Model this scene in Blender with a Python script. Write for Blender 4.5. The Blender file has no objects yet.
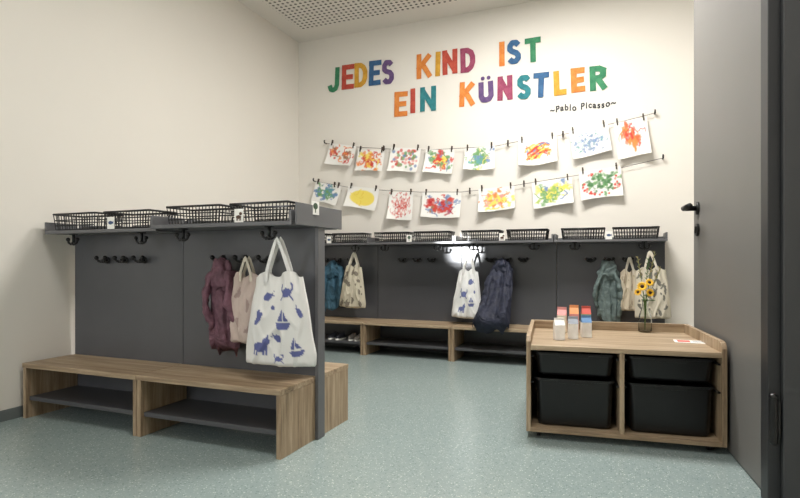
import bpy, bmesh, math, random
import numpy as np
from mathutils import Vector, Matrix, noise
random.seed(7)
scene = bpy.context.scene
COL = scene.collection
scene.view_settings.view_transform = 'Standard'
scene.view_settings.look = 'None'
scene.view_settings.exposure = 0.0

# ------------------------------------------------------------------ colour / materials
def lin(c):
    return tuple(((x/255)/12.92 if x/255 <= 0.04045 else ((x/255+0.055)/1.055)**2.4) for x in c)
def new_mat(name):
    m = bpy.data.materials.new(name); m.use_nodes = True
    nt = m.node_tree; b = nt.nodes['Principled BSDF']
    return m, nt, b
def tex_coords(nt, scale=(1,1,1), kind='Object'):
    tc = nt.nodes.new('ShaderNodeTexCoord'); mp = nt.nodes.new('ShaderNodeMapping')
    mp.inputs['Scale'].default_value = scale
    nt.links.new(tc.outputs[kind], mp.inputs['Vector'])
    return mp.outputs['Vector']
def ramp(nt, fac, stops):
    r = nt.nodes.new('ShaderNodeValToRGB')
    el = r.color_ramp.elements
    while len(el) < len(stops): el.new(0.5)
    for e, (p, c) in zip(el, stops):
        e.position = p; e.color = (*c, 1)
    nt.links.new(fac, r.inputs['Fac']); return r.outputs['Color']
def noise_tex(nt, vec, scale, detail=3, rough=0.5):
    n = nt.nodes.new('ShaderNodeTexNoise'); n.inputs['Scale'].default_value = scale
    n.inputs['Detail'].default_value = detail; n.inputs['Roughness'].default_value = rough
    nt.links.new(vec, n.inputs['Vector']); return n.outputs['Fac']
def bump(nt, b, height, strength=0.2, dist=0.01):
    bp = nt.nodes.new('ShaderNodeBump'); bp.inputs['Strength'].default_value = strength
    bp.inputs['Distance'].default_value = dist
    nt.links.new(height, bp.inputs['Height']); nt.links.new(bp.outputs['Normal'], b.inputs['Normal'])
def flat_mat(name, rgb, rough=0.6, var=0.06, nscale=20, bumpk=0.0, metallic=0.0, bdist=0.01):
    m, nt, b = new_mat(name)
    v = tex_coords(nt)
    f = noise_tex(nt, v, nscale, 4)
    c = lin(rgb)
    lo = tuple(x*(1-var) for x in c); hi = tuple(min(1, x*(1+var)) for x in c)
    nt.links.new(ramp(nt, f, [(0.3, lo), (0.7, hi)]), b.inputs['Base Color'])
    b.inputs['Roughness'].default_value = rough; b.inputs['Metallic'].default_value = metallic
    if bumpk: bump(nt, b, f, bumpk, bdist)
    return m
def wood_mat(name, scale):
    m, nt, b = new_mat(name)
    v = tex_coords(nt, scale)
    f1 = noise_tex(nt, v, 1.0, 9, 0.75)
    v2 = tex_coords(nt, tuple(s*0.3 for s in scale))
    f2 = noise_tex(nt, v2, 1.0, 3, 0.5)
    mx = nt.nodes.new('ShaderNodeMath'); mx.operation = 'MULTIPLY_ADD'
    nt.links.new(f1, mx.inputs[0]); mx.inputs[1].default_value = 0.7
    m2 = nt.nodes.new('ShaderNodeMath'); m2.operation = 'MULTIPLY'
    nt.links.new(f2, m2.inputs[0]); m2.inputs[1].default_value = 0.3
    nt.links.new(m2.outputs[0], mx.inputs[2])
    nt.links.new(ramp(nt, mx.outputs[0], [(0.36, lin((114,94,71))), (0.46, lin((149,127,101))), (0.54, lin((170,149,122))), (0.66, lin((192,173,147)))]), b.inputs['Base Color'])
    b.inputs['Roughness'].default_value = 0.5
    bump(nt, b, f1, 0.1, 0.003)
    return m
M_wood_x = wood_mat('oak_grain_along', (2.6, 48, 48))
M_wood_z = wood_mat('oak_grain_upright', (48, 48, 2.6))
M_panel = flat_mat('anthracite_laminate', (86,87,91), 0.27, 0.03, 4)
M_panel2 = flat_mat('anthracite_laminate_gloss', (78,79,83), 0.22, 0.03, 4)
M_shelf = flat_mat('grey_laminate', (98,98,100), 0.4, 0.03, 5)
M_lowshelf = flat_mat('grey_lower_shelf', (76,76,79), 0.4, 0.03, 5)
M_black = flat_mat('black_powder_coat', (12,12,13), 0.35, 0.05)
M_wire = flat_mat('black_wire', (12,12,13), 0.4, 0.05)
M_bin = flat_mat('black_plastic_bin', (6,6,7), 0.4, 0.05)
M_door = flat_mat('door_laminate', (112,110,107), 0.5, 0.02, 3)
M_frame = flat_mat('door_frame_dark', (58,59,61), 0.45, 0.02, 3)
M_frame_blk = flat_mat('door_rebate_dark', (40,41,43), 0.5, 0.02, 3)
M_base = flat_mat('baseboard_grey', (104,110,110), 0.5, 0.02, 3)
M_white = flat_mat('white_card', (240,238,232), 0.7, 0.02, 6)
M_rope = flat_mat('dark_cord', (84,76,70), 0.8, 0.1, 60)
M_peg = flat_mat('peg_wood', (66,56,48), 0.7, 0.1, 60)

def wall_material():
    m, nt, b = new_mat('warm_white_plaster')
    v = tex_coords(nt)
    f = noise_tex(nt, v, 1.2, 3); c = lin((227,222,213))
    nt.links.new(ramp(nt, f, [(0.3, tuple(x*0.97 for x in c)), (0.7, c)]), b.inputs['Base Color'])
    f2 = noise_tex(nt, v, 260, 3); bump(nt, b, f2, 0.06, 0.002)
    b.inputs['Roughness'].default_value = 0.85
    return m
M_wall = wall_material()
def floor_material():
    m, nt, b = new_mat('speckled_green_vinyl')
    v = tex_coords(nt)
    f = noise_tex(nt, v, 1.0, 2)
    base = ramp(nt, f, [(0.3, lin((143,157,155))), (0.7, lin((148,162,160)))])
    def speck(scale, thr, col, prev, seedoff):
        mp = nt.nodes.new('ShaderNodeMapping'); mp.inputs['Location'].default_value = (seedoff, seedoff*2, 0)
        nt.links.new(v, mp.inputs['Vector'])
        vo = nt.nodes.new('ShaderNodeTexVoronoi'); vo.inputs['Scale'].default_value = scale
        nt.links.new(mp.outputs['Vector'], vo.inputs['Vector'])
        sep = nt.nodes.new('ShaderNodeSeparateColor'); nt.links.new(vo.outputs['Color'], sep.inputs[0])
        a = nt.nodes.new('ShaderNodeMath'); a.operation = 'LESS_THAN'; a.inputs[1].default_value = thr
        nt.links.new(sep.outputs[0], a.inputs[0])
        d = nt.nodes.new('ShaderNodeMath'); d.operation = 'LESS_THAN'; d.inputs[1].default_value = 0.42
        nt.links.new(vo.outputs['Distance'], d.inputs[0])
        mu = nt.nodes.new('ShaderNodeMath'); mu.operation = 'MULTIPLY'
        nt.links.new(a.outputs[0], mu.inputs[0]); nt.links.new(d.outputs[0], mu.inputs[1])
        mi = nt.nodes.new('ShaderNodeMixRGB'); nt.links.new(mu.outputs[0], mi.inputs['Fac'])
        nt.links.new(prev, mi.inputs['Color1']); mi.inputs['Color2'].default_value = (*lin(col), 1)
        return mi.outputs['Color']
    c = speck(140, 0.28, (163,175,172), base, 0.0)
    c = speck(115, 0.15, (118,136,135), c, 3.1)
    c = speck(135, 0.10, (192,201,198), c, 7.7)
    nt.links.new(c, b.inputs['Base Color'])
    b.inputs['Roughness'].default_value = 0.22
    return m
M_floor = floor_material()
def ceiling_material():
    # perforated acoustic board: round holes on a regular grid, plain margin along the walls
    m, nt, b = new_mat('perforated_acoustic_board')
    tc = nt.nodes.new('ShaderNodeTexCoord'); sp = nt.nodes.new('ShaderNodeSeparateXYZ')
    nt.links.new(tc.outputs['Object'], sp.inputs[0])
    def M(op, a, b2=None, c2=None):
        n = nt.nodes.new('ShaderNodeMath'); n.operation = op
        for i, x in enumerate((a, b2, c2)):
            if x is None: continue
            if isinstance(x, (int, float)): n.inputs[i].default_value = x
            else: nt.links.new(x, n.inputs[i])
        return n.outputs[0]
    P = 0.052
    fx = M('SUBTRACT', M('FRACT', M('DIVIDE', sp.outputs['X'], P)), 0.5)
    fy = M('SUBTRACT', M('FRACT', M('DIVIDE', sp.outputs['Y'], P)), 0.5)
    r = M('SQRT', M('ADD', M('MULTIPLY', fx, fx), M('MULTIPLY', fy, fy)))
    hole = M('LESS_THAN', r, 0.25)
    inx = M('GREATER_THAN', sp.outputs['X'], -2.98)
    iny = M('LESS_THAN', sp.outputs['Y'], 4.72)
    mask = M('MULTIPLY', hole, M('MULTIPLY', inx, iny))
    mi = nt.nodes.new('ShaderNodeMixRGB'); nt.links.new(mask, mi.inputs['Fac'])
    mi.inputs['Color1'].default_value = (*lin((222,217,209)), 1)
    mi.inputs['Color2'].default_value = (*lin((60,57,54)), 1)
    nt.links.new(mi.outputs['Color'], b.inputs['Base Color'])
    b.inputs['Roughness'].default_value = 0.85
    return m
M_ceil = ceiling_material()
def vcol_mat(name, rough=0.8, bumpscale=0):
    m, nt, b = new_mat(name)
    a = nt.nodes.new('ShaderNodeAttribute'); a.attribute_name = 'Col'
    nt.links.new(a.outputs['Color'], b.inputs['Base Color'])
    b.inputs['Roughness'].default_value = rough
    if bumpscale:
        f = noise_tex(nt, tex_coords(nt), bumpscale, 3); bump(nt, b, f, 0.15, 0.003)
    return m
M_paint = vcol_mat('painted_paper', 0.75)
M_canvas = vcol_mat('printed_canvas', 0.9, 160)
def cloth_mat(name, rgb):
    return flat_mat(name, rgb, 0.7, 0.28, 22, 0.9, 0.0, 0.022)

# ------------------------------------------------------------------ mesh builder
class MB:
    def __init__(s): s.v = []; s.f = []
    def box(s, x0, x1, y0, y1, z0, z1):
        o = len(s.v)
        s.v += [(x0,y0,z0),(x1,y0,z0),(x1,y1,z0),(x0,y1,z0),(x0,y0,z1),(x1,y0,z1),(x1,y1,z1),(x0,y1,z1)]
        s.f += [tuple(o+i for i in q) for q in ((0,3,2,1),(4,5,6,7),(0,1,5,4),(1,2,6,5),(2,3,7,6),(3,0,4,7))]
        return s
    def rings(s, rings, cap=True, closed=True):
        o = len(s.v); n = len(rings[0])
        for r in rings: s.v += [tuple(p) for p in r]
        for j in range(len(rings)-1):
            for i in range(n if closed else n-1):
                a = o+j*n+i; b = o+j*n+(i+1) % n
                s.f.append((a, b, b+n, a+n))
        if cap:
            s.f.append(tuple(o+i for i in range(n))[::-1]); e = o+(len(rings)-1)*n
            s.f.append(tuple(e+i for i in range(n)))
        return s
    def tube(s, pts, r, n=8, flat=1.0):
        pts = [Vector(p) for p in pts]
        rr = r if isinstance(r, (list, tuple)) else [r]*len(pts)
        t0 = (pts[1]-pts[0]).normalized()
        up = Vector((0,0,1)) if abs(t0.z) < 0.9 else Vector((1,0,0))
        nrm = t0.cross(up).normalized()
        rings = []
        for i, p in enumerate(pts):
            t = (pts[min(i+1, len(pts)-1)]-pts[max(i-1, 0)]).normalized()
            nrm = (nrm - t*nrm.dot(t)).normalized(); bn = t.cross(nrm)
            rings.append([p+(nrm*math.cos(2*math.pi*k/n)+bn*math.sin(2*math.pi*k/n)*flat)*rr[i] for k in range(n)])
        return s.rings(rings)
    def lathe(s, prof, c=(0,0,0), n=24):
        rings = [[(c[0]+r*math.cos(2*math.pi*k/n), c[1]+r*math.sin(2*math.pi*k/n), c[2]+z) for k in range(n)] for r, z in prof]
        return s.rings(rings)
    def ball(s, c, r, n=12, m=8):
        if isinstance(r, (int, float)): r = (r, r, r)
        rings = []
        for j in range(m+1):
            ph = math.pi*(0.02+0.96*j/m)-math.pi/2
            rings.append([(c[0]+r[0]*math.cos(ph)*math.cos(2*math.pi*k/n), c[1]+r[1]*math.cos(ph)*math.sin(2*math.pi*k/n), c[2]+r[2]*math.sin(ph)) for k in range(n)])
        return s.rings(rings)
    def prism(s, poly, axis, a0, a1):
        def P(p, a):
            return (a, p[0], p[1]) if axis == 'x' else ((p[0], a, p[1]) if axis == 'y' else (p[0], p[1], a))
        return s.rings([[P(p, a0) for p in poly], [P(p, a1) for p in poly]])
    def strip(s, pts, w, t):
        # flat woven band facing Y, running along pts
        pts = [Vector(p) for p in pts]; rings = []
        for i, p in enumerate(pts):
            tg = (pts[min(i+1, len(pts)-1)]-pts[max(i-1, 0)]).normalized()
            side = tg.cross(Vector((0,1,0)))
            side = side.normalized() if side.length > 1e-4 else Vector((1,0,0))
            nn = side.cross(tg).normalized()
            rings.append([p+side*w/2+nn*t/2, p-side*w/2+nn*t/2, p-side*w/2-nn*t/2, p+side*w/2-nn*t/2])
        return s.rings(rings)
    def mesh(s, name, smooth=False):
        me = bpy.data.meshes.new(name); me.from_pydata(s.v, [], s.f)
        bm = bmesh.new(); bm.from_mesh(me); bmesh.ops.recalc_face_normals(bm, faces=bm.faces); bm.to_mesh(me); bm.free()
        if smooth:
            for p in me.polygons: p.use_smooth = True
        me.update(); return me
def link(name, me, mat, parent=None, loc=(0,0,0), rot=(0,0,0), bevel=0.0):
    o = bpy.data.objects.new(name, me); COL.objects.link(o)
    if mat and not me.materials: me.materials.append(mat)
    o.location = loc; o.rotation_euler = rot
    if parent: o.parent = parent
    if bevel:
        b = o.modifiers.new('edge', 'BEVEL'); b.width = bevel; b.segments = 2; b.limit_method = 'ANGLE'
    return o
def bx(name, dims, mat, parent=None, bevel=0.0015, **k):
    return link(name, MB().box(*dims).mesh(name), mat, parent, bevel=bevel, **k)
def tag(o, label, category, group=None):
    o['label'] = label; o['category'] = category
    if group: o['group'] = group
    return o
def thing(name, label, category, loc=(0,0,0), rotz=0.0, group=None, rot=None):
    e = bpy.data.objects.new(name, None); COL.objects.link(e); e.empty_display_size = 0.05
    e.location = loc; e.rotation_euler = rot if rot else (0, 0, rotz)
    return tag(e, label, category, group)
def structure(o): o['kind'] = 'structure'; return o

# ------------------------------------------------------------------ survey helper: point on a plane Y=const of the room
TH = math.radians(21.7); SN, CS = math.sin(TH), math.cos(TH); F = 533.0; H0 = 0.9; HZ = 261.0
def on_y(u, v, Y):
    a = (u-400)/F; rx, ry = -SN+CS*a, CS+SN*a; d = Y/ry
    return Vector((d*rx, Y, H0+d*(HZ-v)/F))

# ------------------------------------------------------------------ room
XL, YB, ZC, XR = -3.18, 5.0, 3.283, 1.0
structure(bx('floor', (XL-0.1, XR+0.1, -1.7, YB+0.1, -0.1, 0), M_floor, bevel=0))
structure(bx('ceiling', (XL-0.1, XR+0.1, -1.7, YB+0.1, ZC, ZC+0.1), M_ceil, bevel=0))
structure(bx('wall_left', (XL-0.1, XL, -1.7, YB, 0, ZC), M_wall, bevel=0))
structure(bx('wall_back', (XL-0.1, XR+0.1, YB, YB+0.1, 0, ZC), M_wall, bevel=0))
structure(bx('wall_right', (XR, XR+0.1, 2.2, YB, 0, ZC), M_wall, bevel=0))
structure(bx('wall_right_near', (0.70, XR, -1.7, 2.36, 0, ZC), M_wall, bevel=0))
wf = MB(); WX0, WX1, WZ0, WZ1 = -3.1, -2.3, 0.75, 2.1
wf.box(XL, WX0, -1.7, -1.6, 0, ZC); wf.box(WX1, 0.70, -1.7, -1.6, 0, ZC)
wf.box(WX0, WX1, -1.7, -1.6, 0, WZ0); wf.box(WX0, WX1, -1.7, -1.6, WZ1, ZC)
structure(link('wall_front', wf.mesh('wall_front'), M_wall))
wn = MB(); wn.box(WX0, WX1, -1.66, -1.62, WZ0, WZ0+0.05); wn.box(WX0, WX1, -1.66, -1.62, WZ1-0.05, WZ1)
wn.box(WX0, WX0+0.05, -1.66, -1.62, WZ0+0.05, WZ1-0.05); wn.box(WX1-0.05, WX1, -1.66, -1.62, WZ0+0.05, WZ1-0.05)
wn.box(WX0+0.05, WX1-0.05, -1.66, -1.62, 1.22, 1.27)
structure(link('window_1', wn.mesh('window_1'), M_white))
structure(bx('baseboard_left', (XL, XL+0.012, -1.6, YB, 0, 0.062), M_base))
structure(bx('baseboard_back', (XL+0.012, XR, YB-0.012, YB, 0, 0.062), M_base))

# door, opened into the room
hx, hy, ex, ey = 0.545, 2.41, 0.455, 3.62
dang = math.atan2(ey-hy, ex-hx); dlen = math.hypot(ex-hx, ey-hy)
door = structure(link('door_1', MB().box(0, dlen, -0.045, 0, 0.008, 2.72).mesh('door_1'), M_door, loc=(hx, hy, 0), rot=(0,0,dang), bevel=0.002))
hm = MB(); zx = 1.205; lx = dlen-0.115
hm.tube([(lx,0,zx),(lx,0.012,zx)], 0.036, 16)
hm.tube([(lx,0.005,zx),(lx,0.066,zx),(lx-0.014,0.078,zx),(lx-0.17,0.078,zx)], 0.0155, 10)
link('door_handle', hm.mesh('door_handle', True), M_black, door)
km = MB(); km.tube([(lx,0,zx-0.125),(lx,0.012,zx-0.125)], 0.036, 16); km.box(lx-0.010, lx+0.010, 0.011, 0.018, zx-0.145, zx-0.105)
link('keyhole_plate', km.mesh('keyhole_plate'), M_black, door)
structure(bx('trim_1', (0.527, 0.567, 2.30, 2.40, 0, 2.8), M_frame_blk, bevel=0.003))
structure(bx('trim_2', (0.567, 0.70, 2.27, 2.40, 0, 2.8), M_frame, bevel=0.003))
for i, z in enumerate((0.255, 2.3)):
    hg = MB(); hg.tube([(0.540,2.280,z),(0.540,2.280,z+0.15)], 0.015, 12)
    hg.box(0.530, 0.562, 2.282, 2.2995, z+0.01, z+0.14); hg.ball((0.540,2.280,z+0.155), 0.014); hg.ball((0.540,2.280,z-0.005), 0.014)
    structure(link('trim_%d' % (3+i), hg.mesh('hinge', False), M_black))

# ------------------------------------------------------------------ hooks
def hook_low_mesh():
    m = MB(); m.tube([(0,0,0),(0,-0.006,0)], 0.02, 16); m.tube([(0,-0.004,0),(0,-0.03,-0.004)], 0.009, 10)
    for s in (-1, 1):
        m.tube([(0,-0.026,-0.003),(s*0.014,-0.036,-0.010),(s*0.028,-0.046,-0.004),(s*0.034,-0.05,0.010)], 0.0075, 8)
        m.ball((s*0.035,-0.051,0.014), 0.014)
    m.ball((0,-0.034,-0.004), 0.013)
    return m.mesh('coat_hook', True)
def hook_up_mesh():
    m = MB(); m.box(-0.02,0.02,-0.012,0.012,-0.005,0); m.tube([(0,0,0),(0,0,-0.05)], 0.008, 10)
    for s in (-1, 1):
        m.tube([(0,0,-0.048),(s*0.018,-0.004,-0.060),(s*0.033,-0.006,-0.052),(s*0.038,-0.006,-0.036)], 0.007, 8)
        m.ball((s*0.038,-0.006,-0.032), 0.012)
    m.ball((0,0,-0.056), 0.012)
    return m.mesh('coat_hook', True)
HL, HU = hook_low_mesh(), hook_up_mesh()
HL.materials.append(M_black); HU.materials.append(M_black)

# ------------------------------------------------------------------ cloakroom units
W = 0.875
def unit(cx, cy, sides, bd, sf, label, group, panelmat, endpost=False, z_sh=1.06, sr=None):
    e = thing('cloakroom_bench', label, 'cloakroom bench', (cx, cy, 0), 0, group)
    g = 0.002; hw = W/2-g; sr = sr or sf
    bx('back_panel', (-hw, hw, -0.012, 0.012, 0.02, z_sh), panelmat, e)
    for s in sides:
        q = sf if s < 0 else sr
        def yb(a, b): return (min(s*a, s*b), max(s*a, s*b))
        y = yb(0.013, bd+0.006)
        bx('bench_top', (-hw, hw, y[0], y[1], 0.290, 0.316), M_wood_x, e, 0.002)
        y = yb(0.013, bd)
        bx('side_panel', (-hw, -hw+0.025, y[0], y[1], 0, 0.2895), M_wood_z, e)
        bx('side_panel', (hw-0.025, hw, y[0], y[1], 0, 0.2895), M_wood_z, e)
        y = yb(0.013, bd-0.02)
        bx('lower_shelf', (-hw+0.0255, hw-0.0255, y[0], y[1], 0.10, 0.122), M_lowshelf, e)
        y = yb(0.013, q)
        bx('hat_shelf', (-hw, hw, y[0], y[1], z_sh, z_sh+0.019), M_shelf, e)
        for sx in (-1, 1):
            x0, x1 = sorted((sx*hw, sx*(hw-0.014)))
            bx('shelf_side', (x0, x1, y[0], y[1], z_sh+0.0195, z_sh+0.070), M_shelf, e)
        for k in (-1, 0, 1):
            link('coat_hook', HL, None, e, (k*0.15, s*0.012, 0.905), (0,0,0 if s < 0 else math.pi))
        for k in (-1, 1):
            link('coat_hook', HU, None, e, (k*0.27, s*(q-0.06), z_sh-0.0005), (0,0,0 if s < 0 else math.pi))
    bx('shelf_back_rail', (-hw, hw, -0.0122, 0.0122, z_sh+0.0195, z_sh+0.045), M_shelf, e)
    if endpost:
        bx('end_post', (hw+0.001, hw+0.020, -0.034, 0.034, 0, z_sh+0.105), M_shelf, e, 0.003)
        bx('shelf_end_plate', (hw+0.0205, hw+0.030, -sf, sr, z_sh, z_sh+0.105), M_shelf, e, 0.002)
    return e
G1 = 'double-sided cloakroom benches'
unit(-2.7025, 2.37, (-1, 1), 0.33, 0.205, 'double-sided oak and anthracite cloakroom bench against the side wall', G1, M_panel, z_sh=1.060, sr=0.2)
unit(-1.8275, 2.37, (-1, 1), 0.33, 0.245, 'double-sided oak cloakroom bench holding jackets and tote bags', G1, M_panel, True, z_sh=1.070, sr=0.2)
G2 = 'cloakroom benches along the back wall'
BX = [0.412-W*(k+0.5) for k in range(4)]
bl = ['oak cloakroom bench with black baskets beside the open door', 'oak cloakroom bench with white tote and navy jacket hanging',
      'oak cloakroom bench with empty hooks and wire baskets', 'oak cloakroom bench in the corner with shoes below']
SFB = (0.25, 0.28, 0.28, 0.25)
for k, x in enumerate(BX):
    unit(x, 4.965, (-1,), 0.365, SFB[k], bl[k], G2, M_panel2)

# ------------------------------------------------------------------ wire baskets
def basket_meshes(w, d, h):
    r = MB(); t = 0.006
    for z, k in ((h, 1.0), (h*0.62, 0.97)):
        a, b = w/2*k, d/2*k
        rr = t if z == h else t*0.55
        r.tube([(-a,-b,z),(a,-b,z)], rr, 6); r.tube([(-a,b,z),(a,b,z)], rr, 6)
        r.tube([(-a,-b,z),(-a,b,z)], rr, 6); r.tube([(a,-b,z),(a,b,z)], rr, 6)
    m = MB(); q = 0.003; kb = 0.93
    nx, ny = 16, 8
    for i in range(nx+1):
        x = -1+2*i/nx
        m.tube([(x*w/2,-d/2,h),(x*w/2*kb,-d/2*kb,0.004),(x*w/2*kb,d/2*kb,0.004),(x*w/2,d/2,h)], q, 4)
    for i in range(ny+1):
        y = -1+2*i/ny
        m.tube([(-w/2,y*d/2,h),(-w/2*kb,y*d/2*kb,0.004),(w/2*kb,y*d/2*kb,0.004),(w/2,y*d/2,h)], q, 4)
    m.tube([(-w/2*.95,-d/2*.95,h*.3),(w/2*.95,-d/2*.95,h*.3)], q, 4); m.tube([(-w/2*.95,d/2*.95,h*.3),(w/2*.95,d/2*.95,h*.3)], q, 4)
    a, b = r.mesh('basket_rim', True), m.mesh('basket_wires')
    a.materials.append(M_wire); b.materials.append(M_wire)
    return a, b
BA, BB = basket_meshes(0.345, 0.185, 0.095)
def basket(x, y, z, rz=0.0, label='black wire basket on the coat rack shelf', group='wire baskets on the shelves'):
    e = thing('wire_basket', label, 'basket', (x, y, z), rz, group)
    link('basket_rim', BA, None, e); link('basket_wires', BB, None, e)
ZS = 1.0795
for cx, zq in ((-2.7025, 1.0795), (-1.8275, 1.0895)):
    for s in (-1, 1):
        basket(cx+s*0.206+0.012, 2.37-0.108, zq, random.uniform(-.03,.03), 'black wire basket on the double-sided rack shelf')
for k, cx in enumerate(BX):
    for s in (-1, 1):
        basket(cx+s*0.205, 4.965-0.135, ZS, random.uniform(-.03,.03), 'black wire basket on the back wall rack shelf')

# icon cards on shelves
def icon_card(x, y, z, kind, rz=0.0):
    e = thing('picture_tag', 'small white picture tag with %s symbol on the shelf edge' % kind[0], 'picture tag', (x, y, z), rz, 'picture tags on the shelves')
    bx('card', (-0.026, 0.026, 0, 0.003, 0, 0.066), M_white, e, 0)
    m = MB()
    if kind[0] == 'tree':
        m.box(-0.003, 0.003, -0.001, -0.0002, 0.01, 0.03); m.ball((0,-0.001,0.042), (0.016,0.0008,0.016))
    elif kind[0] == 'dog':
        m.ball((0,-0.001,0.026), (0.016,0.0008,0.009)); m.ball((0.012,-0.001,0.042), (0.009,0.0008,0.008))
        for q in (-0.011,-0.005,0.006,0.012): m.box(q-0.0018, q+0.0018, -0.001, -0.0002, 0.008, 0.024)
    else:
        m.ball((0,-0.001,0.034), (0.017,0.0008,0.010)); m.prism([(0.012,0.034),(0.022,0.044),(0.022,0.024)], 'y', -0.001, -0.0002)
    link('symbol', m.mesh('symbol'), kind[1], e)
ICM = {'tree': flat_mat('icon_green', (70,90,70)), 'dog': flat_mat('icon_brown', (90,65,50)), 'fish': flat_mat('icon_blue', (60,80,120))}
icon_card(-1.70, 2.37-0.236, 1.0895, ('dog', ICM['dog']))
icon_card(-1.3575, 2.37-0.085, 1.128, ('tree', ICM['tree']), math.pi/2-0.25)
icon_card(-2.60, 2.37-0.204, 1.0795, ('fish', ICM['fish']))
for k, cx in enumerate(BX):
    kd = ('fish','dog','tree','fish')[k]
    icon_card(cx, 4.965-SFB[k]+0.008, ZS, (kd, ICM[kd]))

# ------------------------------------------------------------------ painting canvas (vertex colours from drawn shapes)
class Canvas:
    def __init__(s, w, h, bg): s.w, s.h = w, h; s.a = np.zeros((h, w, 3)); s.a[:] = lin(bg); s.Y, s.X = np.mgrid[0:h, 0:w]; s.X = s.X/(w-1)*2-1; s.Y = s.Y/(h-1)*2-1; s.asp = w/h
    def ell(s, cx, cy, rx, ry, col, rot=0.0, al=1.0):
        c, n = math.cos(rot), math.sin(rot); dx, dy = (s.X-cx)*s.asp, s.Y-cy
        u, v = (dx*c+dy*n)/rx, (-dx*n+dy*c)/ry
        k = (u*u+v*v) < 1; s.a[k] = s.a[k]*(1-al)+np.array(lin(col))*al
    def poly(s, pts, col, cx=0, cy=0, sc=1.0, rot=0.0):
        c, n = math.cos(rot), math.sin(rot)
        P = [(cx+(x*c-y*n)*sc/s.asp, cy+(x*n+y*c)*sc) for x, y in pts]
        ins = np.zeros(s.X.shape, bool)
        for i in range(len(P)):
            x1, y1 = P[i]; x2, y2 = P[i-1]
            if abs(y1-y2) < 1e-9: continue
            k = ((y1 > s.Y) != (y2 > s.Y)) & (s.X < (x2-x1)*(s.Y-y1)/(y2-y1)+x1)
            ins ^= k
        s.a[ins] = lin(col)
    def stroke(s, pts, w, col, al=1.0):
        for (x0, y0), (x1, y1) in zip(pts, pts[1:]):
            L = max(2, int(math.hypot((x1-x0)*s.asp, y1-y0)/w*2))
            for i in range(L+1):
                t = i/L; s.ell(x0+(x1-x0)*t, y0+(y1-y0)*t, w, w, col, 0, al if al == 1 else al/3)
    def blot(s, x, y, r, col, R, al=0.85):
        # irregular paint blot made of overlapping dabs
        for i in range(6):
            s.ell(x+R.gauss(0,r*.5)/s.asp, y+R.gauss(0,r*.5), r*R.uniform(.3,.8), r*R.uniform(.25,.6), col, R.uniform(0,3), al)
    def soften(s, n=1):
        for _ in range(n):
            p = np.pad(s.a, ((1,1),(1,1),(0,0)), 'edge')
            s.a = (p[1:-1,1:-1]*2+p[:-2,1:-1]+p[2:,1:-1]+p[1:-1,:-2]+p[1:-1,2:])/6
    def sample(s, x, y):
        i = min(s.w-1, max(0, int(round((x+1)/2*(s.w-1))))); j = min(s.h-1, max(0, int(round((y+1)/2*(s.h-1)))))
        return s.a[j, i]
def set_col(me, cols):
    at = me.color_attributes.new('Col', 'FLOAT_COLOR', 'POINT')
    at.data.foreach_set('color', np.array([(*c, 1.0) for c in cols], dtype=np.float32).ravel())

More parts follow.
